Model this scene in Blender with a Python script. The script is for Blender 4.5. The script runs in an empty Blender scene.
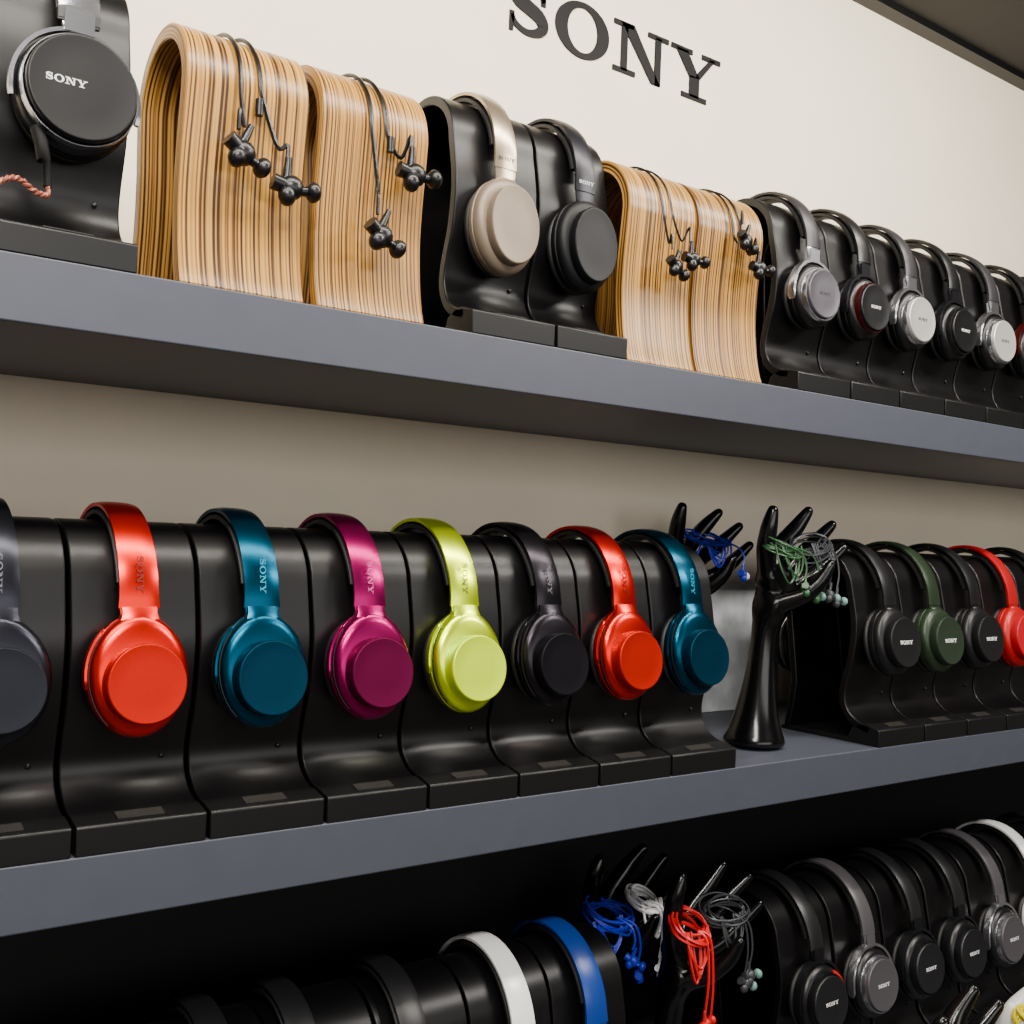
import bpy, bmesh, math, random
from mathutils import Vector, Matrix
random.seed(7)
COL=bpy.context.scene.collection
pi=math.pi
# ------------------------------------------------------------------ materials
def lin(c):
    c=c/255.0
    return c/12.92 if c<=0.04045 else ((c+0.055)/1.055)**2.4
def rgb(r,g,b): return (lin(r),lin(g),lin(b),1.0)
MATS={}
def mat(name,col,rough=0.4,metal=0.0,noise=0.0,nscale=400.0,coat=0.0,spec=0.5,bump=0.0):
    if name in MATS: return MATS[name]
    m=bpy.data.materials.new(name); m.use_nodes=True
    nt=m.node_tree; b=nt.nodes['Principled BSDF']
    c=rgb(*col)
    b.inputs['Base Color'].default_value=c
    b.inputs['Roughness'].default_value=rough
    b.inputs['Metallic'].default_value=metal
    b.inputs['Coat Weight'].default_value=coat
    b.inputs['Specular IOR Level'].default_value=spec
    tc=nt.nodes.new('ShaderNodeTexCoord'); n=nt.nodes.new('ShaderNodeTexNoise')
    n.inputs['Scale'].default_value=nscale; n.inputs['Detail'].default_value=3
    nt.links.new(tc.outputs['Object'],n.inputs['Vector'])
    if noise>0:
        r=nt.nodes.new('ShaderNodeValToRGB')
        r.color_ramp.elements[0].position=0.3; r.color_ramp.elements[1].position=0.7
        r.color_ramp.elements[0].color=tuple(x*(1-noise) for x in c[:3])+(1,)
        r.color_ramp.elements[1].color=tuple(min(1,x*(1+noise)) for x in c[:3])+(1,)
        nt.links.new(n.outputs['Fac'],r.inputs['Fac']); nt.links.new(r.outputs['Color'],b.inputs['Base Color'])
    if bump>0:
        bp=nt.nodes.new('ShaderNodeBump'); bp.inputs['Strength'].default_value=bump; bp.inputs['Distance'].default_value=0.0005
        nt.links.new(n.outputs['Fac'],bp.inputs['Height']); nt.links.new(bp.outputs['Normal'],b.inputs['Normal'])
    MATS[name]=m; return m
def zebra_mat():
    m=bpy.data.materials.new('zebra_wood'); m.use_nodes=True
    nt=m.node_tree; b=nt.nodes['Principled BSDF']; L=nt.links.new
    uv=nt.nodes.new('ShaderNodeUVMap'); uv.uv_map='UVMap'
    mp=nt.nodes.new('ShaderNodeMapping'); mp.inputs['Scale'].default_value=(8,3,1); L(uv.outputs[0],mp.inputs[0])
    n0=nt.nodes.new('ShaderNodeTexNoise'); n0.inputs['Scale'].default_value=1.0; n0.inputs['Detail'].default_value=0.5
    L(mp.outputs[0],n0.inputs['Vector'])
    sub=nt.nodes.new('ShaderNodeMath'); sub.operation='MULTIPLY_ADD'; sub.inputs[1].default_value=0.008; sub.inputs[2].default_value=-0.004
    L(n0.outputs['Fac'],sub.inputs[0])
    sx=nt.nodes.new('ShaderNodeSeparateXYZ'); L(uv.outputs[0],sx.inputs[0])
    add=nt.nodes.new('ShaderNodeMath'); add.operation='ADD'; L(sx.outputs[0],add.inputs[0]); L(sub.outputs[0],add.inputs[1])
    cx=nt.nodes.new('ShaderNodeCombineXYZ'); L(add.outputs[0],cx.inputs[0]); L(sx.outputs[1],cx.inputs[1])
    mp2=nt.nodes.new('ShaderNodeMapping'); mp2.inputs['Scale'].default_value=(520,1.0,1); L(cx.outputs[0],mp2.inputs[0])
    n1=nt.nodes.new('ShaderNodeTexNoise'); n1.inputs['Scale'].default_value=1.0; n1.inputs['Detail'].default_value=0.8
    L(mp2.outputs[0],n1.inputs['Vector'])
    si=nt.nodes.new('ShaderNodeMath'); si.operation='MULTIPLY'; si.inputs[1].default_value=2*pi/0.0040; L(add.outputs[0],si.inputs[0])
    sn=nt.nodes.new('ShaderNodeMath'); sn.operation='SINE'; L(si.outputs[0],sn.inputs[0])
    mx=nt.nodes.new('ShaderNodeMath'); mx.operation='MULTIPLY_ADD'; mx.inputs[1].default_value=0.085; L(sn.outputs[0],mx.inputs[0]); L(n1.outputs['Fac'],mx.inputs[2])
    r=nt.nodes.new('ShaderNodeValToRGB'); e=r.color_ramp.elements
    e[0].position=0.32; e[0].color=rgb(52,32,14)
    e[1].position=0.70; e[1].color=rgb(190,142,66)
    x=e.new(0.43); x.color=rgb(92,60,25)
    x=e.new(0.51); x.color=rgb(158,112,46)
    L(mx.outputs[0],r.inputs['Fac']); L(r.outputs['Color'],b.inputs['Base Color'])
    b.inputs['Roughness'].default_value=0.34; b.inputs['Specular IOR Level'].default_value=0.4
    return m
ZEB=zebra_mat()
M_STAND=mat('black_satin_plastic',(7,6,7),0.36,noise=0.1,nscale=60,bump=0.15,spec=0.32)
M_BASE=mat('black_base_plastic',(8,8,9),0.42,spec=0.35)
M_PLATE=mat('label_plate_grey',(36,34,32),0.4,noise=0.35,nscale=500)
M_PAD=mat('black_leatherette',(10,10,11),0.55,bump=0.3,nscale=900)
M_SHELF=mat('blue_grey_laminate',(60,63,74),0.5,noise=0.04,nscale=40)
M_GLOSS=mat('glossy_black_resin',(5,5,6),0.20,spec=.35)
M_BLKPL=mat('earphone_black',(8,8,9),0.32,spec=.4)
M_DARKTXT=mat('sign_black',(14,12,13),0.6,spec=0.2)
M_LTXT=mat('print_light_grey',(225,225,225),0.4)
M_WALL=mat('cream_wall_paint',(237,226,204),0.75,noise=0.02,nscale=8)
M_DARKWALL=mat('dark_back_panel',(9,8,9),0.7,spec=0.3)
M_FLOOR=mat('grey_floor',(116,112,108),0.5,noise=0.1,nscale=5)
M_CEIL=mat('dark_ceiling_paint',(58,56,54),0.8)
M_SIDE=mat('shop_wall_paint',(188,183,176),0.8)
M_CARD=mat('pale_grey_card',(200,204,206),0.5,noise=0.6,nscale=11)
# ------------------------------------------------------------------ helpers
def obj(name,me,parent=None,loc=(0,0,0),rot=None,material=None):
    o=bpy.data.objects.new(name,me); COL.objects.link(o)
    o.location=loc
    if rot: o.rotation_euler=rot
    if parent is not None: o.parent=parent
    return o
def empty(name,loc,label,cat,group=None,rot=None):
    o=bpy.data.objects.new(name,None); COL.objects.link(o); o.location=loc; o.empty_display_size=0.02
    if rot: o.rotation_euler=rot
    o['label']=label; o['category']=cat
    if group: o['group']=group
    return o
def finish(me,ang=35):
    bm=bmesh.new(); bm.from_mesh(me); bmesh.ops.recalc_face_normals(bm,faces=bm.faces); bm.to_mesh(me); bm.free()
    for p in me.polygons: p.use_smooth=True
    me.set_sharp_from_angle(angle=math.radians(ang)); return me
def mesh(name,v,f,m,ang=35):
    me=bpy.data.meshes.new(name); me.from_pydata(v,[],f); me.materials.append(m); return finish(me,ang)
def loft(rings,closed=False,caps=True):
    v=[];f=[];n=len(rings[0])
    for r in rings: v+= [tuple(p) for p in r]
    k=len(rings)
    for i in range(k if closed else k-1):
        a=i*n;b=((i+1)%k)*n
        for j in range(n):
            j2=(j+1)%n; f.append((a+j,a+j2,b+j2,b+j))
    if caps and not closed:
        f.append(tuple(range(n-1,-1,-1))); f.append(tuple((k-1)*n+j for j in range(n)))
    return v,f
def box(name,x0,x1,y0,y1,z0,z1,m,bevel=0.0,parent=None,loc=(0,0,0)):
    v=[(x,y,z) for x in(x0,x1) for y in(y0,y1) for z in(z0,z1)]
    f=[(0,1,3,2),(4,6,7,5),(0,4,5,1),(2,3,7,6),(0,2,6,4),(1,5,7,3)]
    me=mesh(name,v,f,m)
    o=obj(name,me,parent,loc)
    if bevel:
        b=o.modifiers.new('bevel','BEVEL'); b.width=bevel; b.segments=3
    return o
def outline(rx,rz,egg=0.0,n=48,p=2.0,zc=0.0,neck=0.0):
    pts=[]
    for i in range(n):
        t=2*pi*i/n; c=math.cos(t);s=math.sin(t)
        x=abs(c)**(2/p)*(1 if c>=0 else -1)*rx; z=abs(s)**(2/p)*(1 if s>=0 else -1)
        x*=1+egg*z
        if neck and z>0.55:
            z+=neck*((z-.55)/.45)**2*(1-0.0)
        pts.append((x,z*rz+zc))
    return pts
def puck(name,out,layers,m,ang=40,zc=0.0):
    rings=[[(x*s,y,(z-zc)*s+zc) for x,z in out] for s,y in layers]
    v,f=loft(rings); return mesh(name,v,f,m,ang)
def tube(name,pts,r,m,seg=8,closed=False,smooth=True):
    P=[Vector(p) for p in pts]
    if smooth:
        Q=[];n=len(P)
        for i in range(n if closed else n-1):
            p0=P[(i-1)%n] if closed or i>0 else P[0]; p1=P[i]; p2=P[(i+1)%n]; p3=P[(i+2)%n] if closed or i+2<n else P[-1]
            for k in range(5):
                t=k/5
                Q.append(0.5*((2*p1)+(-p0+p2)*t+(2*p0-5*p1+4*p2-p3)*t*t+(-p0+3*p1-3*p2+p3)*t**3))
        if not closed: Q.append(P[-1])
        P=Q
    n=len(P); rings=[]; up=Vector((0.13,0.31,0.94))
    last=None
    for i in range(n):
        a=P[(i-1)%n] if (closed or i>0) else P[0]; b=P[(i+1)%n] if (closed or i<n-1) else P[-1]
        t=(b-a); 
        if t.length<1e-9: t=Vector((0,0,1))
        t.normalize()
        if last is None: s=t.cross(up).normalized()
        else:
            s=(last-t*last.dot(t)); s=s.normalized() if s.length>1e-6 else t.cross(up).normalized()
        last=s; w=t.cross(s)
        rr=r if not callable(r) else r(i/(n-1))
        rings.append([P[i]+s*math.cos(2*pi*j/seg)*rr+w*math.sin(2*pi*j/seg)*rr for j in range(seg)])
    v,f=loft(rings,closed=closed); return v,f
def tube_mesh(name,pts,r,m,seg=8,closed=False,smooth=True):
    v,f=tube(name,pts,r,m,seg,closed,smooth); return mesh(name,v,f,m,60)
def multi(name,parts,m,ang=50):
    V=[];F=[]
    for v,f in parts:
        o=len(V); V+=list(v); F+=[tuple(i+o for i in q) for q in f]
    return mesh(name,V,F,m,ang)
def prism(pts,d):
    n=len(pts); v=[(x,0,z) for x,z in pts]+[(x,-d,z) for x,z in pts]
    f=[tuple(range(n)),tuple(range(2*n-1,n-1,-1))]+[(i,(i+1)%n,n+(i+1)%n,n+i) for i in range(n)]
    return v,f
def strip(c,w,d):
    L=[];R=[];n=len(c)
    for i in range(n):
        a=Vector(c[max(i-1,0)]);b=Vector(c[min(i+1,n-1)]);t=(b-a).normalized();q=Vector((-t.y,t.x))*w[i]/2
        p=Vector(c[i]); L.append(p+q);R.append(p-q)
    V=[];F=[]
    for i in range(n):
        for p in (L[i],R[i]): V.append((p.x,0,p.y));V.append((p.x,-d,p.y))
    for i in range(n-1):
        a=i*4;b=a+4
        F+=[(a,a+2,b+2,b),(a+1,b+1,b+3,a+3),(a,b,b+1,a+1),(a+2,a+3,b+3,b+2)]
    F+=[(0,1,3,2),(4*n-4,4*n-2,4*n-1,4*n-3)]
    return V,F
def cr(P,k=6):
    Q=[];n=len(P)
    for i in range(n-1):
        p0=P[max(i-1,0)];p1=P[i];p2=P[i+1];p3=P[min(i+2,n-1)]
        for j in range(k):
            t=j/k
            Q.append(tuple(0.5*((2*b)+(-a+c)*t+(2*a-5*b+4*c-e)*t*t+(-a+3*b-3*c+e)*t**3) for a,b,c,e in zip(p0,p1,p2,p3)))
    Q.append(P[-1]); return Q
def letters(name,h,m,d=0.06):
    parts=[]
    S=cr([(.83,.70,.09),(.76,.84,.11),(.50,.935,.12),(.24,.87,.18),(.16,.73,.24),(.27,.60,.27),(.50,.52,.28),(.74,.42,.27),(.84,.27,.24),(.74,.13,.18),(.48,.065,.12),(.22,.15,.11),(.13,.30,.09)])
    parts.append(strip([(a[0],a[1]) for a in S],[a[2] for a in S],d))
    parts.append(prism([(.78,.64),(.88,.64),(.88,1.0),(.80,1.0)],d)); parts.append(prism([(.08,0),(.16,0),(.18,.36),(.08,.36)],d))
    n=48
    V=[];F=[]
    for i in range(n):
        t=2*pi*i/n
        for rx,rz in((.66,.53),(.37,.42)):
            for y in(0,-d): V.append((1.78+rx*math.cos(t),y,.5+rz*math.sin(t)))
    for i in range(n):
        a=i*4;b=((i+1)%n)*4
        F+=[(a,b,b+2,a+2),(a+1,a+3,b+3,b+1),(a,a+1,b+1,b),(a+2,b+2,b+3,a+3)]
    parts.append((V,F))
    o=2.56
    for q in ([(0,0),(.58,0),(.58,.1),(0,.1)],[(.2,.05),(.36,.05),(.36,.95),(.2,.95)],[(0,.9),(.5,.9),(.5,1),(0,1)],
              [(.16,1),(.52,1),(1.26,0),(1.02,0)],[(1.10,0),(1.26,0),(1.26,.95),(1.10,.95)],[(.9,.9),(1.46,.9),(1.46,1),(.9,1)]):
        parts.append(prism([(x+o,z) for x,z in q],d))
    o=4.1
    for q in ([(.32,0),(1.04,0),(1.04,.1),(.32,.1)],[(.54,.05),(.82,.05),(.82,.48),(.54,.48)],[(.12,.95),(.46,.95),(.82,.46),(.54,.44)],
              [(1.12,.95),(1.26,.95),(.82,.44),(.70,.50)],[(0,.9),(.6,.9),(.6,1),(0,1)],[(.88,.9),(1.42,.9),(1.42,1),(.88,1)]):
        parts.append(prism([(x+o,z) for x,z in q],d))
    parts=[([(x*h,y*h,z*h) for x,y,z in v],f) for v,f in parts]
    return multi(name,parts,m,30)
TXTW=5.52
CACHE={}
def cached(key,fn):
    if key not in CACHE: CACHE[key]=fn()
    return CACHE[key]
def text_mesh(h,m): return cached(('txt',h,m.name),lambda:letters('logo_lettering',h,m,0.06))
# ------------------------------------------------------------------ geometry constants (metres)
CAM=Vector((0,-1.23,1.5))
FR=-0.345
L1=1.696; L2=1.236; L3=0.776
TH=0.052
def LEAN(z): return 0.05 if z>1.5 else 0.14
# ------------------------------------------------------------------ room
def struct(o): o['kind']='structure'; return o
struct(box('wall_back',-2,5,0,0.1,0,2.6,M_WALL))
struct(box('floor',-2,5,-4,0,-0.1,0,M_FLOOR))
struct(box('ceiling',-2,5,-4,0,2.5,2.6,M_CEIL))
struct(box('wall_left',-2.1,-2,-4,0,0,2.5,M_SIDE))
struct(box('wall_right',5,5.1,-4,0,0,2.5,M_SIDE))
struct(box('wall_front',-2,5,-4.1,-4,0,2.5,M_SIDE))
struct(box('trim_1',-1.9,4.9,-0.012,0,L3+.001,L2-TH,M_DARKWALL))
struct(box('trim_2',-2,5,-0.03,0,2.488,2.5,M_BASE))
def shelf(z,front,label,m=M_SHELF):
    o=box('shelf',-1.9,4.9,front,0,-TH,0,m,0.0015,loc=(0,0,z)); o['label']=label; o['category']='shelf'; return o
shelf(L1,FR,'long blue-grey laminate wall shelf carrying wooden and black stands')
shelf(L2,FR,'long blue-grey laminate wall shelf carrying colourful headphones')
cb=box('display_counter',-1.9,4.9,-0.74,-0.013,-.05,0,M_SHELF,0.002,loc=(0,0,L3)); cb['label']='long blue-grey counter under the wall shelves'; cb['category']='counter'
box('body',-1.85,4.85,-0.70,-0.013,-L3,-.05,M_BASE,parent=cb)
sg=obj('sign_lettering',letters('sign_lettering',0.0775,M_DARKTXT,0.03),loc=(0.876,-0.0,2.199)); sg['label']='flat black serif brand lettering on the cream wall'; sg['category']='sign'
cd=box('display_card',-.11,.11,-.004,0,0,.20,M_CARD,.0008,loc=(1.36,-.030,L2),); cd['label']='pale grey card with a blurry cloudy picture against the wall'; cd['category']='card'; cd.rotation_euler=(-.08,0,0)
# ------------------------------------------------------------------ stands
def sheet(name,path,th,w,m,taper=None):
    n=len(path); P=[Vector(p) for p in path]; inner=[]
    for i in range(n):
        t=(P[min(i+1,n-1)]-P[max(i-1,0)]).normalized(); inner.append(P[i]+Vector((-t.y,t.x))*th)
    ln=[0]
    for i in range(1,n): ln.append(ln[-1]+(P[i]-P[i-1]).length)
    V=[];F=[];UV=[]
    for i in range(n):
        hw=w/2
        V+=[(-hw,P[i].x,P[i].y),(hw,P[i].x,P[i].y),(hw,inner[i].x,inner[i].y),(-hw,inner[i].x,inner[i].y)]
    for i in range(n-1):
        a=i*4;b=a+4;l0,l1=ln[i],ln[i+1]
        F+=[(a,b,b+1,a+1)];UV+=[[(0,l0),(0,l1),(w,l1),(w,l0)]]
        F+=[(a+1,b+1,b+2,a+2)];UV+=[[(w,l0),(w,l1),(w+th,l1),(w+th,l0)]]
        F+=[(a+2,b+2,b+3,a+3)];UV+=[[(w,l0),(w,l1),(0,l1),(0,l0)]]
        F+=[(a+3,b+3,b,a)];UV+=[[(-th,l0),(-th,l1),(0,l1),(0,l0)]]
    F+=[(0,1,2,3)];UV+=[[(0,0),(w,0),(w,th),(0,th)]]
    e=4*(n-1);F+=[(e,e+3,e+2,e+1)];UV+=[[(0,0),(0,th),(w,th),(w,0)]]
    me=bpy.data.meshes.new(name); me.from_pydata(V,[],F)
    uv=me.uv_layers.new(name='UVMap')
    for i,p in enumerate(me.polygons):
        for j in range(len(p.vertices)): uv.data[p.loop_start+j].uv=UV[i][j]
    me.materials.append(m); return finish(me,40)
def arc(cy,cz,r,a0,a1,n):
    return [(cy+r*math.cos(math.radians(a0+(a1-a0)*i/n)),cz+r*math.sin(math.radians(a0+(a1-a0)*i/n))) for i in range(n+1)]
def blackpath(L):
    r=.058; zc=.262+.082*L-r
    pts=[(.055,.004),(.056,.05),(.058,.09),(.058,.13),(.058,.17)]+arc(0,zc,r,0,180,24)
    out=[]
    for y,z in pts:
        w=min(1,max(0,(z-.02)/.07)); w=w*w*(3-2*w)
        out.append((y+w*((z-.1365)*L-.05*L), z+w*(-y*L-.082*L)))
    e=out[-1]
    d=0 if L>.1 else -.002
    tail=cr([e,(-.0625+d,.170),(-.0630+d,.140),(-.0590+d,.110),(-.0520+d,.085),(-.0480+d,.063),(-.0520+d,.046),(-.064,.034),(-.078,.028),(-.090,.0255)],4)
    return out+tail[1:]
def black_stand(x0,z,w=0.1055,group='black display stands',lab='black moulded headphone display stand with a label block on the shelf'):
    r=empty('display_stand',(x0+w/2+0.0012,-0.24,z),lab,'stand',group)
    W=w-0.0025; L=LEAN(z)
    b=obj('body',cached(('bs',W,L),lambda:sheet('stand_body',blackpath(L),.010,W,M_STAND)),r)
    mo=b.modifiers.new('bevel','BEVEL'); mo.width=0.0014; mo.segments=2; mo.limit_method='ANGLE'
    def base():
        prof=[(.06,0),(.06,.006),(-.055,.006),(-.060,.020),(-.072,.026),(-.084,.028),(-.1035,.0235),(-.105,.022),(-.105,0)]
        rings=[[(s*W/2,y,zz) for y,zz in prof] for s in(-1,1)]
        v,f=loft(rings); return mesh('stand_base',v,f,M_BASE,30)
    bb=obj('base',cached(('bb',W),base),r)
    mo=bb.modifiers.new('bevel','BEVEL'); mo.width=0.0008; mo.segments=2; mo.limit_method='ANGLE'
    def plate():
        v,f=loft([[(-.019,-.099,.0248),(.019,-.099,.0248),(.019,-.088,.0274),(-.019,-.088,.0274)],[(-.019,-.099,.0255),(.019,-.099,.0255),(.019,-.088,.0282),(-.019,-.088,.0282)]])
        return mesh('label_plate',v,f,M_PLATE)
    lp=obj('label_plate',cached('plate',plate),r); lp['label']='small grey label plate'
    def hole(): return puck('screw',outline(.0022,.0022,n=12),[(1,-.042),(1,-.0500),(.6,-.0507)],M_BLKPL)
    sc=obj('screw',cached(('screw',L),hole),r,(W*0.30,0 if L>.1 else -.002,.062)); sc['label']='tiny black screw head'
    return r
def zpath(zt):
    r=.0625
    pts=[(.066,0),(.062,.03),(.0575,.07),(.0570,.11),(.0600,.145),(.0625,zt-r)]
    back=cr(pts,5)
    fr=cr([(-.0625,zt-r),(-.0600,.145),(-.0565,.11),(-.0555,.075),(-.0590,.038),(-.0640,.014),(-.0690,0)],5)
    return back[:-1]+arc(0,zt-r,r,0,180,26)+fr[1:]
def zebra_stand(x0,x1,zt,lab):
    w=x1-x0
    me=sheet('display_stand',zpath(zt),.0135,w,ZEB)
    off=random.random()*5
    for d in me.uv_layers['UVMap'].data: d.uv=(d.uv[0]+off,d.uv[1]+off*0.7)
    o=obj('display_stand',me,loc=((x0+x1)/2,-0.274,L1)); o['label']=lab; o['category']='stand'; o['group']='bent zebra-wood stands'
    mo=o.modifiers.new('bevel','BEVEL'); mo.width=0.0015; mo.segments=2; mo.limit_method='ANGLE'
    return o
ZT=.235
zebra_stand(.316,.428,ZT,'bent zebra-wood arch stand holding black in-ear headphones')
zebra_stand(.441,.553,ZT,'bent zebra-wood arch stand holding black in-ear headphones')
zebra_stand(.815,.918,ZT,'bent zebra-wood arch stand beside black headphones')
zebra_stand(.924,1.036,ZT,'bent zebra-wood arch stand holding thin-cabled earphones')
P=.1085
up=[.175,.604,.7115]+[1.098+P*i for i in range(8)]
for x in up[:3]: black_stand(x,L1,.106 if x<.7 else .100,'black stands on the top shelf')
for x in up[3:]: black_stand(x,L1,.1075,'black stands on the top shelf')
mid=[.253+P*i for i in range(-3,7)]; mid2=[1.292+P*i for i in range(6)]
for x in mid+mid2: black_stand(x,L2,.1075,'black stands on the middle shelf')
low=[.458-P*2+P*i for i in range(6)]; low2=[1.160+.112*i for i in range(8)]
for x in low+low2: black_stand(x,L3,.1075,'black stands on the counter')
# ------------------------------------------------------------------ headphones
def sweep(path,wf,th,m,name,inset=0.0):
    n=len(path); P=[Vector(p) for p in path]; rings=[]
    for i in range(n):
        t=(P[min(i+1,n-1)]-P[max(i-1,0)]).normalized(); nr=Vector((-t.y,t.x))
        w=wf(i/(n-1))/2; prof=[]
        for a in range(0,11):
            u=-1+2*a/10; prof.append((u*w, th/2*(1-0.55*abs(u)**2.6)))
        for a in range(10,-1,-1):
            u=-1+2*a/10; prof.append((u*w*0.97,-th/2*(1-0.3*abs(u)**6)))
        rings.append([(px,P[i].x+nr.x*pn,P[i].y+nr.y*pn) for px,pn in prof])
    v,f=loft(rings); return mesh(name,v,f,m,50)
def bandpath(H,a,z0,n=30):
    b=min(.087,H-.02); zc=H-b
    pts=[(-a,z0+(zc-z0)*i/6) for i in range(6)]
    pts+=[(-a*math.cos(pi*i/n),zc+b*math.sin(pi*i/n)) for i in range(n+1)]
    pts+=[(a,zc-(zc-z0)*i/6) for i in range(1,7)]
    return pts
DY=.0025
def headset(x,z,st,label,group):
    rz=st['rz']; cz=st['cz']; L=LEAN(z); H=st.get('top',.2775)-cz+.082*L
    r=empty('headphones',(x,-0.24-(rz+.05)*L,z+cz-rz-.082*L),label,'headphones',group,rot=(-L,0,0))
    o=(0,0,rz); k=st['key']+('u' if z>1.5 else 'l')
    A=.0800; bw=st['bw']; mb=st['band']
    zs=st.get('zs',.05)
    path=bandpath(H,A,zs)
    wf=lambda t:bw*(1-.10*math.sin(pi*t))
    obj('headband',cached((k,'band',mb.name),lambda:sweep(path,wf,st.get('bt',.0055),mb,'headband')),r,o)
    def pad():
        p=[q for q in bandpath(H-.0062,A-.0066,zs+.02)]
        p=p[8:-8]; return sweep(p,lambda t:bw*.93,.0062,st.get('padmat',M_PAD),'headband_pad')
    obj('headband_pad',cached((k,'hpad'),pad),r,o)
    ms=st.get('slider',mb)
    dp=st.get('dp',0.0)
    for s in (0,1):
        rot=(0,0,pi*s); o2=(0,DY if s else -DY,rz)
        def sl():
            top=zs+.012; bot=st.get('sb',rz*.72)
            pts=[(-A+.0004,bot+(top-bot)*i/5) for i in range(6)]
            return sweep(pts,lambda t:bw*(st.get('s0',.72)+(.93-st.get('s0',.72))*min(1,t*1.6)),.0042,ms,'slider')
        obj('slider',cached((k,'sl',ms.name),sl),r,o,rot)
        hm=st['cup']
        out=outline(st['rx'],rz,st.get('egg',0),neck=st.get('neck',0))
        lay=[(.80,-.0635),(.93,-.0645),(.985,-.0665),(1,-.070),(1,-.0735),(.972,-.0742),(.972,-.0750),(1,-.0757),(1,-.0780),(.985,-.0812),(.95,-.0838),(.88,-.0858),(.78,-.0872),(.3,-.0878)]
        hous=cached((k,'hous',hm.name),lambda:puck('ear_cup',out,lay,hm,50))
        cup=obj('ear_cup',hous,r,o2,rot)
        pout=outline(st['rx'],rz,st.get('egg',0))
        pd=cached((k,'pad'),lambda:puck('ear_pad',pout,[(.60,-.0555),(.80,-.0552),(.92,-.0562),(.975,-.0585),(.975,-.0615),(.92,-.0640)],M_PAD,60))
        obj('ear_pad',pd,r,o2,rot)
        dr=st.get('disc')
        if dr:
            dm=st['discmat']; dz=st.get('dz',-.005)
            D=cached((k,'disc',dm.name),lambda:puck('cup_cover',outline(dr,dr*st.get('dar',1.0),0,56),[(.985,-.0862),(1,-.0875),(1,-.0935-dp),(.990,-.0952-dp),(.972,-.0959-dp),(.955,-.0961-dp),(.94,-.0960-dp),(.5,-.0960-dp)],dm,40))
            obj('cup_cover',D,cup,(0,0,dz))
        if st.get('ring'):
            rm=st['ring']; R0=dr*1.03; rw=st.get('rw',1.0)
            def ringm():
                rings=[]
                for i in range(48):
                    t=2*pi*i/48; cs,sn=math.cos(t),math.sin(t)
                    rings.append([((R0+q*rw)*cs,yy,(R0+q*rw)*sn) for q,yy in((.0,-.086),(.0,-.0925),(.0022,-.0925),(.0036,-.088),(.0036,-.085))])
                v,f=loft(rings,closed=True); return mesh('trim_ring',v,f,rm,40)
            obj('trim_ring',cached((k,'ring',rm.name),ringm),cup,(0,0,st.get('dz',-.005)))
        if st.get('yoke'):
            ym=st['yoke']
            def yk():
                rings=[]; rx=st['rx']+.0035; rr=rz+.004; yt=st.get('yt',1.0)
                for i in range(33):
                    t=math.radians(-12+204*i/32); cs,sn=math.cos(t),math.sin(t)
                    hw=(.0050 if i not in(0,32) else .003)*yt
                    rings.append([((rx+q)*cs,-.0765+yy,(rr+q)*sn) for q,yy in((-.0016,-hw),(.0022*yt,-hw),(.0026*yt,0),(.0022*yt,hw),(-.0016,hw))])
                v,f=loft(rings)
                v2,f2=loft([[(bw*.34*sx,-.0765+yy,rr+zz) for sx,yy in((-1,-.0045),(1,-.0045),(1,.0045),(-1,.0045))] for zz in(-.002,.016)])
                return multi('yoke',[(v,f),(v2,f2)],ym,40)
            obj('yoke',cached((k,'yoke',ym.name),yk),r,o2,rot)
        if st.get('hinge'):
            gm=st['hinge']
            def hg():
                if st.get('neck'): secs=[(bw*.42,rz*1.16,.0038),(bw*.42,rz*1.05,.0060),(bw*.47,rz*.94,.0074),(bw*.58,rz*.80,.0078),(bw*.70,rz*.64,.0066),(bw*.72,rz*.55,.0056)]
                else: secs=[(bw*.40,rz*.98,.0050),(bw*.44,rz*.86,.0075),(bw*.60,rz*.70,.0085),(bw*.72,rz*.52,.0060)]
                rings=[[( sx*w,-.0775+sy*d,zz) for sx,sy in((-1,-.6),(-.6,-1),(.6,-1),(1,-.6),(1,.6),(.6,1),(-.6,1),(-1,.6))] for w,zz,d in secs]
                v,f=loft(rings); return mesh('hinge',v,f,gm,50)
            obj('hinge',cached((k,'hg',gm.name),hg),r,o2,rot)
        if st.get('seam'):
            def sm():
                rings=[]
                for i in range(17):
                    t=math.radians(135+95*i/16); cs,sn=math.cos(t),math.sin(t)
                    e=1+st.get('egg',0)*sn
                    rings.append([((st['rx']*e+q)*cs,-.0790+yy,(rz+q)*sn) for q,yy in((-.001,-.0007),(.0004,-.0007),(.0004,.0007),(-.001,.0007))])
                v,f=loft(rings)
                # slider seam across the band
                v2,f2=loft([[(sx*bw*.415,-.0775-.0062+yy,rz*1.10+zz) for sx in(-1,1)]+[(sx*bw*.415,-.0775-.0062+yy+.002,rz*1.10+zz) for sx in(1,-1)] for yy,zz in((0,-.0005),(0,.0005))])
                return multi('seam',[(v,f)],M_PAD,40)
            obj('seam',cached((k,'seam'),sm),cup)
            def arm():
                rings=[]
                for i in range(15):
                    t=math.radians(128+62*i/14); cs,sn=math.cos(t),math.sin(t)
                    e=1+st.get('egg',0)*sn; hw=.0036 if 0<i<14 else .002
                    rings.append([((st['rx']*e+q)*cs,-.0715+yy,(rz+q)*sn) for q,yy in((-.001,-hw),(.0018,-hw*.8),(.0022,0),(.0018,hw*.8),(-.001,hw))])
                v,f=loft(rings); return mesh('hinge_arm',v,f,hm,60)
            obj('hinge_arm',cached((k,'arm',hm.name),arm),cup)
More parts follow.
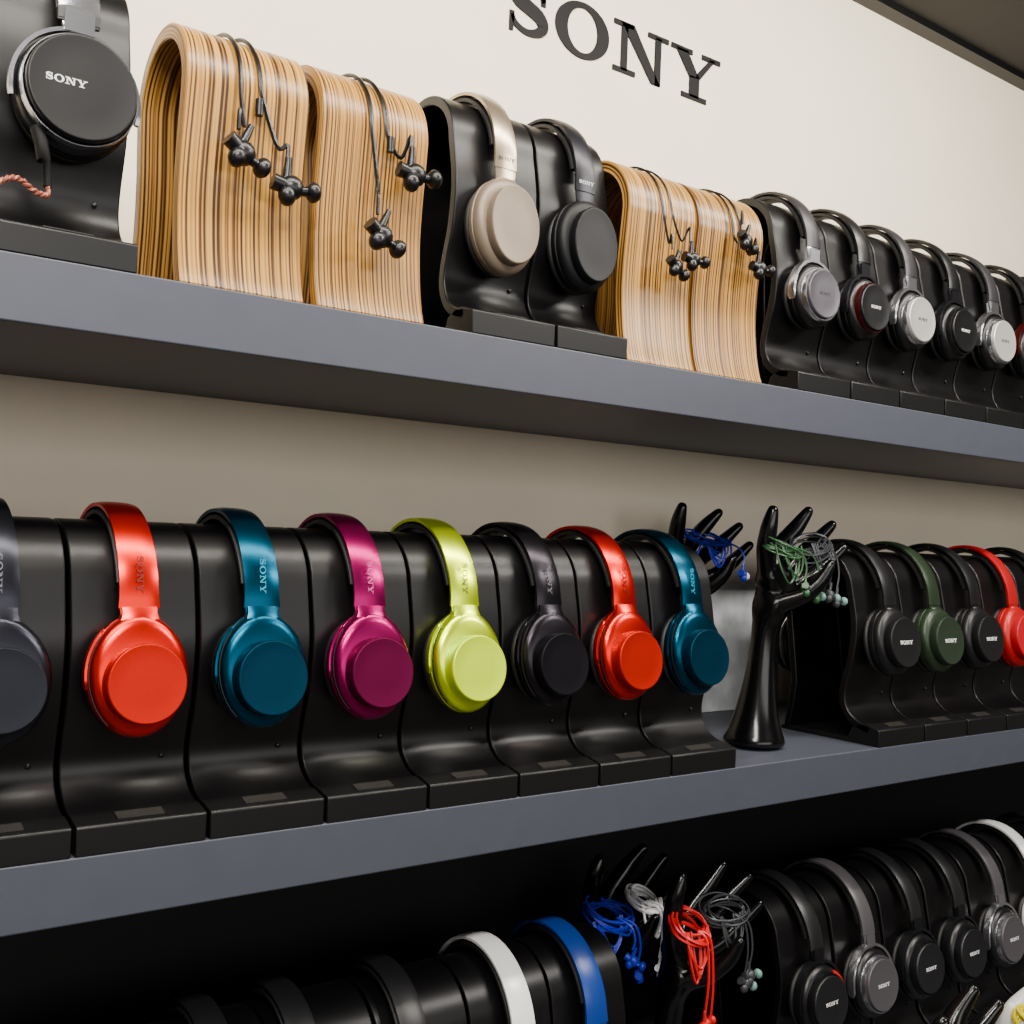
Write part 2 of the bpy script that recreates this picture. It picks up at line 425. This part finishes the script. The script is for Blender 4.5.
        if s==0:
            if st.get('ctext'):
                h=st['ctext']; tm=st.get('ctm',M_LTXT)
                yy=-.0960-dp if dr else -.0872
                t=obj('logo_lettering',text_mesh(h,tm),cup,(-TXTW*h/2+st.get('ctx',0),yy,st.get('dz',-.005)+st.get('ctz',0)-h/2)); t['label']='small printed brand lettering'
            if st.get('btext'):
                h=st['btext']; tm=st['btm']
                zc=zs+.012+TXTW*h
                t=obj('logo_lettering',text_mesh(h,tm),r,(-h/2,-A-st.get('bt',.0055)/2-.00002,rz+zc),(0,pi/2,0)); t['label']='small printed brand lettering'
            if st.get('htext'):
                h=st['htext']
                t=obj('logo_lettering',text_mesh(h,st['btm']),r,(-TXTW*h/2,-A-st.get('bt',.0055)/2+.0001,rz+zs+.008)); t['label']='small printed brand lettering'
    return r
def anod(name,c,rough=.38,metal=.55,**k): return mat(name,c,rough,metal,**k)
def styleA(cname,main,disc,txt):
    mb=anod(cname+'_metallic',main,.28,.92,noise=.07,nscale=1500); md=anod(cname+'_disc',disc,.44,.65,spec=.15,noise=.06,nscale=1500)
    tm=mat(cname+'_print',txt,.4)
    return dict(key='A',rx=.0405,rz=.0490,egg=.04,neck=.06,cz=.1365,bw=.034,band=mb,cup=mb,disc=.0325,discmat=md,dz=-.006,dp=.005,hinge=mb,seam=True,btext=.0056,btm=tm,zs=.056)
SA=[('slate',(44,45,52),(32,34,40),(90,90,98),'slate-grey'),('red',(208,18,1),(172,16,1),(96,8,4),'bright red'),('teal',(2,62,84),(1,40,58),(14,130,160),'deep teal blue'),
    ('magenta',(136,4,78),(84,2,46),(196,70,140),'magenta pink'),('lime',(214,240,4),(204,232,6),(110,120,8),'lime yellow'),('charcoal',(40,37,42),(20,19,23),(90,88,92),'charcoal black'),
    ('red',None,None,None,'bright red'),('teal',None,None,None,'deep teal blue')]
STY={}
for i,(n,a,b,t,w) in enumerate(SA):
    if n not in STY: STY[n]=styleA(n,a,b,t)
    headset(mid[2+i]+P/2-.003,L2,STY[n],w+' over-ear headphones hung on a black stand','over-ear headphones on the middle shelf')
headset(mid[1]+P/2,L2,STY['charcoal'],'charcoal black over-ear headphones hung on a black stand','over-ear headphones on the middle shelf')
def styleB(cname,main,face):
    mb=anod(cname+'_onear',main,.38,.3); md=anod(cname+'_onear_face',face,.5,.1,spec=.3)
    return dict(key='B',rx=.0410,rz=.0470,egg=.03,cz=.140,bw=.0285,band=mb,cup=mb,disc=.0345,discmat=md,dz=-.002,dp=.003,hinge=mb,ctext=.0052,zs=.05,top=.2775)
for i,(n,a,b,w) in enumerate([('black',(18,18,20),(12,12,14),'matte black'),('green',(34,48,30),(28,40,27),'dark forest green'),('black',(18,18,20),(12,12,14),'matte black'),('crimson',(170,6,14),(166,8,24),'crimson red'),('black',(20,20,22),(13,13,15),'matte black')]):
    STY.setdefault('B'+n,styleB(n,a,b))
    headset(mid2[i]+P/2,L2,STY['B'+n],w+' headphones hung on a black stand','round-cup headphones on the middle shelf')
BEI=mat('beige_champagne',(118,105,90),.42,.25,spec=.35); BEIM=mat('beige_metal',(176,160,138),.28,.85)
NCK=mat('nc_black',(7,8,11),.5,.05,spec=.25); NCKM=mat('nc_black_metal',(34,34,40),.35,.6)
def styleC(key,c,mm,tm): return dict(key='C'+key,rx=.0385,rz=.0500,egg=.05,cz=.118,bw=.0275,band=mm,cup=c,disc=.030,dar=1.35,discmat=c,dz=-.002,dp=.002,hinge=c,zs=.06,top=.2745,htext=.0038,btm=tm)
headset(.6565,L1,styleC('b',BEI,BEIM,mat('print_brown',(24,18,14),.4)),'champagne beige over-ear headphones on a black stand','over-ear headphones on the top shelf')
headset(.764,L1,styleC('k',NCK,NCKM,mat('print_grey',(190,190,190),.4)),'black over-ear headphones on a black stand','over-ear headphones on the top shelf')
SIL=mat('satin_silver',(190,190,196),.22,.95); GUN=mat('gunmetal_face',(86,83,90),.36,.6); BLK=mat('cup_black',(12,12,14),.35,.2); REDR=mat('red_ring',(70,5,9),.35,.6)
def styleD(key,face,ring,yoke,band,text=M_LTXT,**k):
    d=dict(key='D'+key,rx=.0385,rz=.0415,egg=0,cz=.128,bw=.0275,band=band,cup=BLK,disc=.0315,discmat=face,dz=0,dp=.000,ring=ring,rw=.7,yoke=yoke,ctext=.0040,ctm=text,zs=.064,sb=.044,s0=.6,top=.2775,slider=yoke); d.update(k); return d
DK=mat('print_darkgrey',(36,36,40),.4)
YD=mat('yoke_dark',(34,34,38),.3,.7); BG=mat('band_grey',(44,42,46),.4,.3); SF=mat('silver_face',(190,188,185),.34,.5)
D=[('gunmetal',styleD('g',GUN,SIL,SIL,BG,DK)),('black with dark red trim',styleD('k',BLK,REDR,YD,BLK,rw=.4)),
   ('silver',styleD('s',SF,SIL,SIL,BG,DK)),('matte black',styleD('m',BLK,BLK,YD,BLK)),
   ('silver',None),('black and red',styleD('r',mat('red_face',(150,8,20),.35,.4),REDR,REDR,BLK)),('matte black',None)]
for i,(w,s) in enumerate(D):
    if s is None: s=D[2][1] if w=='silver' else D[3][1]
    headset(up[3+i]+P/2,L1,s,w+' studio headphones hung on a black stand','studio headphones on the top shelf')
ZY=mat('bright_yoke_rim',(150,150,156),.22,.95)
Z7=dict(key='Z7',rx=.0455,rz=.0485,egg=0,cz=.136,bw=.034,band=mat('band_leather',(14,14,16),.5),cup=mat('z7_cup',(18,18,22),.35,.4),disc=.0420,discmat=mat('z7_face',(6,6,8),.42,.05,spec=.3),dz=0,dp=.003,ring=SIL,rw=.35,yoke=ZY,yt=.7,ctext=.0056,ctz=.002,ctx=-.013,zs=.068,sb=.05,s0=.6,top=.2775,slider=ZY)
big=headset(.2335,L1,Z7,'large black closed-back headphones with slim metal yoke on a black stand','over-ear headphones on the top shelf')
M_PLUG=mat('plug_black',(6,6,7),.6,spec=.15)
pl=obj('cable_plug',tube_mesh('cable_plug',[(-.030,-.088,.012),(-.028,-.094,.000),(-.026,-.096,-.014),(-.0245,-.0965,-.015),(-.023,-.097,-.034)],lambda t:.0052 if t<.55 else .0032,M_PLUG,12,smooth=False),big); pl['label']='chunky black cable plug'
cbm=mat('copper_braid',(150,86,68),.4,.3,noise=.5,nscale=600)
ptsA=[];ptsB=[]
base=cr([(-.023,-.097,-.033),(-.023,-.098,-.041),(-.032,-.098,-.040),(-.044,-.098,-.033),(-.055,-.099,-.037),(-.066,-.1,-.049),(-.085,-.1,-.061),(-.11,-.1,-.073)],10)
for i,p in enumerate(base):
    a=i*.9
    ptsA.append((p[0],p[1]+.0014*math.cos(a),p[2]+.0014*math.sin(a))); ptsB.append((p[0],p[1]-.0014*math.cos(a),p[2]-.0014*math.sin(a)))
cc=obj('cable',multi('cable',[tube('c',ptsA,.0014,cbm,6,smooth=False),tube('c',ptsB,.0014,cbm,6,smooth=False)],cbm),big); cc['label']='twisted copper-pink cable'
WHT=mat('white_gloss_plastic',(228,228,226),.25); BLU=mat('royal_blue_plastic',(6,48,122),.35); GRY=mat('grey_plastic',(72,69,72),.4,.2); DGR=mat('dark_grey_plastic',(16,16,18),.4)
def styleE(key,c,face): return dict(key='E'+key,rx=.036,rz=.041,egg=.02,cz=.142,bw=.031,band=c,cup=c,disc=.029,discmat=face,dz=0,hinge=c,ctext=.0036,zs=.05,top=.2785)
for x,k,c,w in [(low[2]+P/2-.028,'d',DGR,'dark grey'),(low[3]+P/2-.022,'d',DGR,'dark grey'),(low[4]+P/2,'w',WHT,'glossy white'),(low[5]+P/2-.008,'b',BLU,'royal blue'),(low[1]+P/2,'d',DGR,'dark grey')]:
    headset(x,L3,styleE(k,c,c),w+' headphones over a black stand','headphones on the counter')
M_ACC=mat('red_accent',(190,10,14),.4)
for i,(k,c,w) in enumerate([('d',DGR,'red-accented dark grey'),('g',GRY,'mid grey'),('d',DGR,'dark grey'),('d',DGR,'dark grey'),('g',GRY,'mid grey'),('w',WHT,'glossy white'),('d',DGR,'dark grey')]):
    s=styleD('low'+k,GRY if k=='g' else DGR,SIL if k=='g' else YD,SIL if k=='g' else YD,c,rx=.0415,rz=.0455,disc=.0340,cz=.136,ctext=.0046) if k!='w' else styleE(k,c,c)
    hs=headset(low2[i]+P/2,L3,s,w+' headphones on a black counter stand','headphones on the counter')
    if i==0:
        rings=[]
        for q in range(9):
            t=math.radians(20+40*q/8); cs,sn=math.cos(t),math.sin(t)
            rings.append([((.0395+a)*cs,-.0865+yy,.0455+(.0395+a)*sn) for a,yy in((-.002,-.001),(.002,-.001),(.002,.004),(-.002,.004))])
        v,f=loft(rings); ac=obj('accent_strip',mesh('accent_strip',v,f,M_ACC),hs,(0,-DY,0)); ac['label']='small red accent strip'
# ------------------------------------------------------------------ earphones
def prim(fn,mtx,**kw):
    bm=bmesh.new(); fn(bm,matrix=mtx,**kw); v=[tuple(a.co) for a in bm.verts]; f=[tuple(q.index for q in p.verts) for p in bm.faces]; bm.free(); return v,f
def T(x,y,z): return Matrix.Translation((x,y,z))
def RX(a,ax): return Matrix.Rotation(a,4,ax)
def bud_mesh(m):
    cone=bmesh.ops.create_cone; sp=bmesh.ops.create_uvsphere
    ps=[prim(sp,T(0,0,0)@Matrix.Diagonal((.0086,.0070,.0084,1)),u_segments=16,v_segments=10,radius=1),
        prim(sp,T(-.004,-.002,-.006)@Matrix.Diagonal((.0060,.0060,.0070,1)),u_segments=14,v_segments=10,radius=1),
        prim(cone,T(-.008,0,.002)@RX(pi/2+.3,'Y'),cap_ends=True,segments=16,radius1=.0056,radius2=.0050,depth=.010),
        prim(cone,T(.008,-.001,-.002)@RX(pi/2,'Y'),cap_ends=True,segments=12,radius1=.0035,radius2=.0030,depth=.012),
        prim(cone,T(-.002,0,.011)@RX(.15,'Y'),cap_ends=True,segments=10,radius1=.0038,radius2=.0020,depth=.018)]
    return multi('earbud',ps,m)
def tip_mesh(m):
    return multi('ear_tip',[prim(bmesh.ops.create_uvsphere,T(.0150,-.001,-.002)@Matrix.Diagonal((.0055,.0070,.0070,1)),u_segments=14,v_segments=8,radius=1)],m)
def add_bud(parent,loc,rot,m,tm,s=1.0):
    b=obj('earbud',cached(('bud',m.name),lambda:bud_mesh(m)),parent,loc,rot); b.scale=(s,s,s)
    obj('ear_tip',cached(('tip',tm.name),lambda:tip_mesh(tm)),b)
    return b
def arch_earphones(xa,za,xb,zb,xt,label,thin=.0020,bs=1.3):
    cx=xt; r=empty('earphones',(cx,-.274,L1+ZT+.0005),label,'earphones','in-ear headphones on wooden stands')
    R=.0625+thin+.0003; zt0=L1+ZT+.0005
    def cab(xe,ze,x0):
        pts=[(x0-cx-.004,.0665,-.15),(x0-cx,.0665,-.09),(x0-cx,R,-.0625)]
        for a in range(15,166,15):
            t=a/180
            pts.append((x0-cx+(0.25*(xe-x0))*t,R*math.cos(math.radians(a)),-.0625+R*math.sin(math.radians(a))))
        z1=ze-zt0
        pts+=[(x0-cx+.3*(xe-x0),-.0665,-.068),(x0-cx+.6*(xe-x0)+.004,-.067,-.068+(z1+.068)*.5),(xe-cx-.002,-.071,z1+.038),(xe-cx-.004,-.0745,z1+.020)]
        return tube('c',pts,thin,None,6)
    obj('cable',multi('cable',[cab(xa,za,xt-.004),cab(xb,zb,xt+.006)],M_BLKPL),r)
    add_bud(r,(xa-cx,-.0775,za-zt0),(0,.30,.15),M_BLKPL,M_BLKPL,bs)
    add_bud(r,(xb-cx,-.0775,zb-zt0),(0,-.10,-.1),M_BLKPL,M_BLKPL,bs)
    if thin>.0015: obj('cable_slider',multi('cable_slider',[prim(bmesh.ops.create_cone,T((xa+xb)/2-cx-.006,-.068,-.075),cap_ends=True,segments=10,radius1=.0036,radius2=.0036,depth=.014)],M_BLKPL),r)
    return r
arch_earphones(.362,1.811,.4066,1.7915,.366,'black in-ear headphones draped over a zebra-wood stand')
arch_earphones(.4980,1.7675,.530,1.831,.490,'black in-ear headphones draped over a zebra-wood stand')
arch_earphones(.874,1.807,.901,1.820,.863,'slim black in-ear headphones draped over a zebra-wood stand',.0013,1.05)
arch_earphones(.988,1.858,1.014,1.830,.980,'slim black in-ear headphones draped over a zebra-wood stand',.0013,1.05)
# ------------------------------------------------------------------ hand shaped holders
def hand_mesh(m,var=0):
    rnd=random.Random(var+3)
    bm_v=[];edges=[];rad=[]
    def add(p,r,prev=None):
        bm_v.append((p[0],p[1],p[2])); rad.append(r); i=len(bm_v)-1
        if prev is not None: edges.append((prev,i))
        return i
    a=add((0,0,.0),.046); b=add((0.0,0,.010),.043,a); c=add((.002,0,.035),.031,b); d=add((.006,0,.08),.0225,c); e=add((.010,0,.125),.0180,d); w=add((.014,0,.160),.0180,e)
    p=add((.024,0,.190),.025,w); p2=add((.030,0,.210),.024,p)
    kn=[((.010,-.003,.230),.0130),((.030,.004,.236),.0130),((.047,.003,.226),.0125),((.054,-.004,.210),.0115)]
    tips=[[(.003,-.006,.262),(.001,-.012,.294),(.007,-.018,.320)],
          [(.048,.008,.262),(.074,.004,.290),(.094,-.008,.318)],
          [(.074,.004,.242),(.106,-.002,.266),(.134,-.014,.300)],
          [(.084,-.008,.218),(.116,-.014,.238),(.146,-.026,.268)]]
    for (q,r),ch in zip(kn,tips):
        k=add(q,r,p2); pr=k
        for j,t in enumerate(ch):
            pr=add(tuple(t[i]+rnd.uniform(-.003,.003) for i in range(3)),[.0132,.0120,.0064][j],pr)
    k=add((.022,-.022,.190),.0145,p); k=add((.036,-.044,.200),.0125,k); k=add((.052,-.060,.222),.0110,k); k=add((.060,-.070,.250),.0058,k)
    me=bpy.data.meshes.new('hs'); me.from_pydata(bm_v,edges,[])
    o=bpy.data.objects.new('tmp',me); COL.objects.link(o)
    sk=o.modifiers.new('s','SKIN'); sk.use_smooth_shade=True
    for i,sv in enumerate(me.skin_vertices[0].data): sv.radius=(rad[i],rad[i]); sv.use_root=(i==0)
    sb=o.modifiers.new('ss','SUBSURF'); sb.levels=2; sb.render_levels=2
    dg=bpy.context.evaluated_depsgraph_get(); dg.update()
    out=bpy.data.meshes.new_from_object(o.evaluated_get(dg)); bpy.data.objects.remove(o)
    for v in out.vertices:
        v.co.z=max(0,v.co.z)
    out.materials.clear(); out.materials.append(m)
    for q in out.polygons: q.use_smooth=True
    out.name='holder_body'; return out
def holder(x,y,z,rot,label,m=M_GLOSS,s=1.0,var=0):
    o=obj('hand_shaped_holder',hand_mesh(m,var),loc=(x,y,z),rot=(0,0,rot)); o.scale=(s,s,s)
    o['label']=label; o['category']='display holder'; o['group']='hand-shaped earphone holders'; return o
def bundle(cx,cy,cz,a,b,m,tipm,label,seed,drops,nl=8,r=.0012,tilt=0.0,budm=None,sz=1.0):
    rnd=random.Random(seed)
    root=empty('earphones',(cx,cy,cz),label,'earphones','earphones wound on hand-shaped holders')
    pts=[]
    for l in range(nl):
        ca=a*rnd.uniform(.7,1.15); cb_=b*rnd.uniform(.25,.75); ox=rnd.uniform(-.15,.15)*a; oz=rnd.uniform(-.3,.25)*b; tw=rnd.uniform(-.3,.3)+tilt
        for i in range(9):
            t=2*pi*i/9; xx=ca*math.cos(t); zz=cb_*math.sin(t); yy=(l-nl/2)*.0014+ .020*math.sin(t)
            pts.append((ox+xx*math.cos(tw)-zz*math.sin(tw),yy,oz+xx*math.sin(tw)+zz*math.cos(tw)))
    parts=[tube('c',pts,r,None,5)]
    for q in range(4):
        w0=a*rnd.uniform(.25,.7); dz=-b*rnd.uniform(1.6,2.8); ox=a*rnd.uniform(-.35,.35)
        parts.append(tube('c',[(ox-w0,-.014,.002),(ox-w0*.8,-.022,dz*.6),(ox,-.024,dz),(ox+w0*.7,-.022,dz*.6),(ox+w0,-.014,.002)],r,None,5))
    for (dx,dy,dz) in drops:
        parts.append(tube('c',[(dx*.3,-.014,0),(dx*.8+.004,dy*.8,-.010),(dx+.002,dy,dz*.5),(dx-.002,dy,dz+.014)],r,None,5))
    obj('cable',multi('cable',parts,m),root)
    for i,(dx,dy,dz) in enumerate(drops):
        add_bud(root,(dx,dy,dz),(0,rnd.uniform(-.4,.4),rnd.uniform(-1,1)),budm or m,tipm,.85*sz)
    return root
cableb=mat('cable_blue',(14,36,170),.4); cablegn=mat('cable_green',(34,72,38),.4); cableg=mat('cable_grey',(44,46,50),.4); cablew=mat('cable_white',(235,235,235),.4); cabler=mat('cable_red',(190,3,8),.4); cabley=mat('cable_yellow',(206,190,2),.5,spec=.2); cablem=mat('cable_mint',(100,140,130),.4)
WH=mat('white_resin',(200,200,198),.35)
holder(1.140,-.262,L2,0,'glossy black hand-shaped stand holding green and grey earphones')
holder(1.150,-.085,L2,0,'glossy black hand-shaped stand holding blue earphones',var=2)
bundle(1.158,-.279,L2+.264,.028,.018,cablegn,cablem,'green-cabled earphones wound around a hand-shaped holder',1,[(.016,-.030,-.055),(.034,-.035,-.062)],nl=8,r=.0013)
bundle(1.216,-.282,L2+.268,.030,.018,cableg,cablem,'grey-cabled earphones wound around splayed fingers',2,[(.006,-.03,-.066),(.022,-.03,-.072)],nl=7,tilt=.3)
bundle(1.205,-.102,L2+.270,.038,.015,cableb,cablew,'blue-cabled earphones wound around splayed fingers',3,[(-.05,-.03,-.045),(.05,-.03,-.05)],nl=9,tilt=-.1,r=.0014)
bundle(1.135,-.112,L2+.236,.022,.022,cabler,cabler,'red-cabled earphones wound around a finger',13,[(-.01,-.03,-.050)],nl=6,r=.0014)
holder(.990,-.262,L3,0,'glossy black hand-shaped stand holding red and grey earphones',var=1)
holder(.957,-.150,L3,0,'glossy black hand-shaped stand holding blue and white earphones',var=3)
bundle(.996,-.294,L3+.258,.026,.022,cabler,cabler,'red-cabled earphones wound around a black finger',4,[(.004,-.03,-.105),(.012,-.03,-.125)],nl=9,r=.0016)
bundle(1.056,-.296,L3+.268,.030,.018,cableg,cablem,'grey-cabled earphones wound around splayed black fingers',5,[(.010,-.03,-.080),(.018,-.03,-.072)],nl=8)
bundle(.964,-.182,L3+.246,.036,.018,cableb,cableb,'royal-blue earphones wound around a black finger',6,[(.016,-.035,-.050),(.026,-.035,-.068)],nl=10,r=.0015,tilt=-.1)
bundle(1.020,-.188,L3+.260,.022,.020,cablew,cablew,'white-cabled earphones wound around black fingers',7,[(.002,-.035,-.080),(.010,-.035,-.100)],nl=9,r=.0017)
holder(.925,-.655,L3,.1,'glossy black hand-shaped stand at the counter front',var=4,s=.97)
holder(1.068,-.640,L3,.1,'glossy white hand-shaped stand holding yellow earphones',WH,var=5,s=.88)
bundle(1.078,-.684,L3+.268,.026,.020,cabley,cabley,'yellow-cabled earphones wound around white fingers',8,[(-.01,-.03,-.05),(.01,-.03,-.07)],nl=9,r=.0015)
# ------------------------------------------------------------------ lights
def area(name,loc,rot,sx,sy,e,c=(1,.95,.89)):
    l=bpy.data.lights.new(name,'AREA'); l.shape='RECTANGLE'; l.size=sx; l.size_y=sy; l.energy=e; l.color=c
    o=bpy.data.objects.new(name,l); COL.objects.link(o); o.location=loc; o.rotation_euler=rot
    return o
area('ceiling_lamp',(-0.1,-1.5,2.47),(math.radians(22),0,0),.7,.12,36)
area('ceiling_lamp',(1.9,-1.5,2.47),(math.radians(22),0,0),.7,.12,30)
area('front_fill_light',(0.6,-3.7,1.95),(math.radians(82),0,0),4.0,.9,50,(1,.97,.94))  # added soft fill behind the camera, brightens the wall under the top shelf
area('wall_washer_lamp',(0.6,-.75,2.47),(math.radians(42),0,0),2.6,.06,46,(1,.93,.82))
w=bpy.data.worlds.new('world'); bpy.context.scene.world=w; w.use_nodes=True
w.node_tree.nodes['Background'].inputs[0].default_value=(.5,.5,.52,1); w.node_tree.nodes['Background'].inputs[1].default_value=.15
# ------------------------------------------------------------------ camera
cam=bpy.data.objects.new('camera',bpy.data.cameras.new('camera')); COL.objects.link(cam)
f=1104.0;h=0.042
Xc=Vector((1469,-85,-f)).normalized(); Zc=-Vector((1469,-85,-f)).cross(Vector((1,-h,0))).normalized(); Yc=Zc.cross(Xc)
cam.matrix_world=Matrix.Translation(CAM)@Matrix((Xc,Yc,Zc)).to_4x4()
cam.data.sensor_width=36; cam.data.lens=f/1024*36; cam.data.clip_start=.01
bpy.context.scene.camera=cam
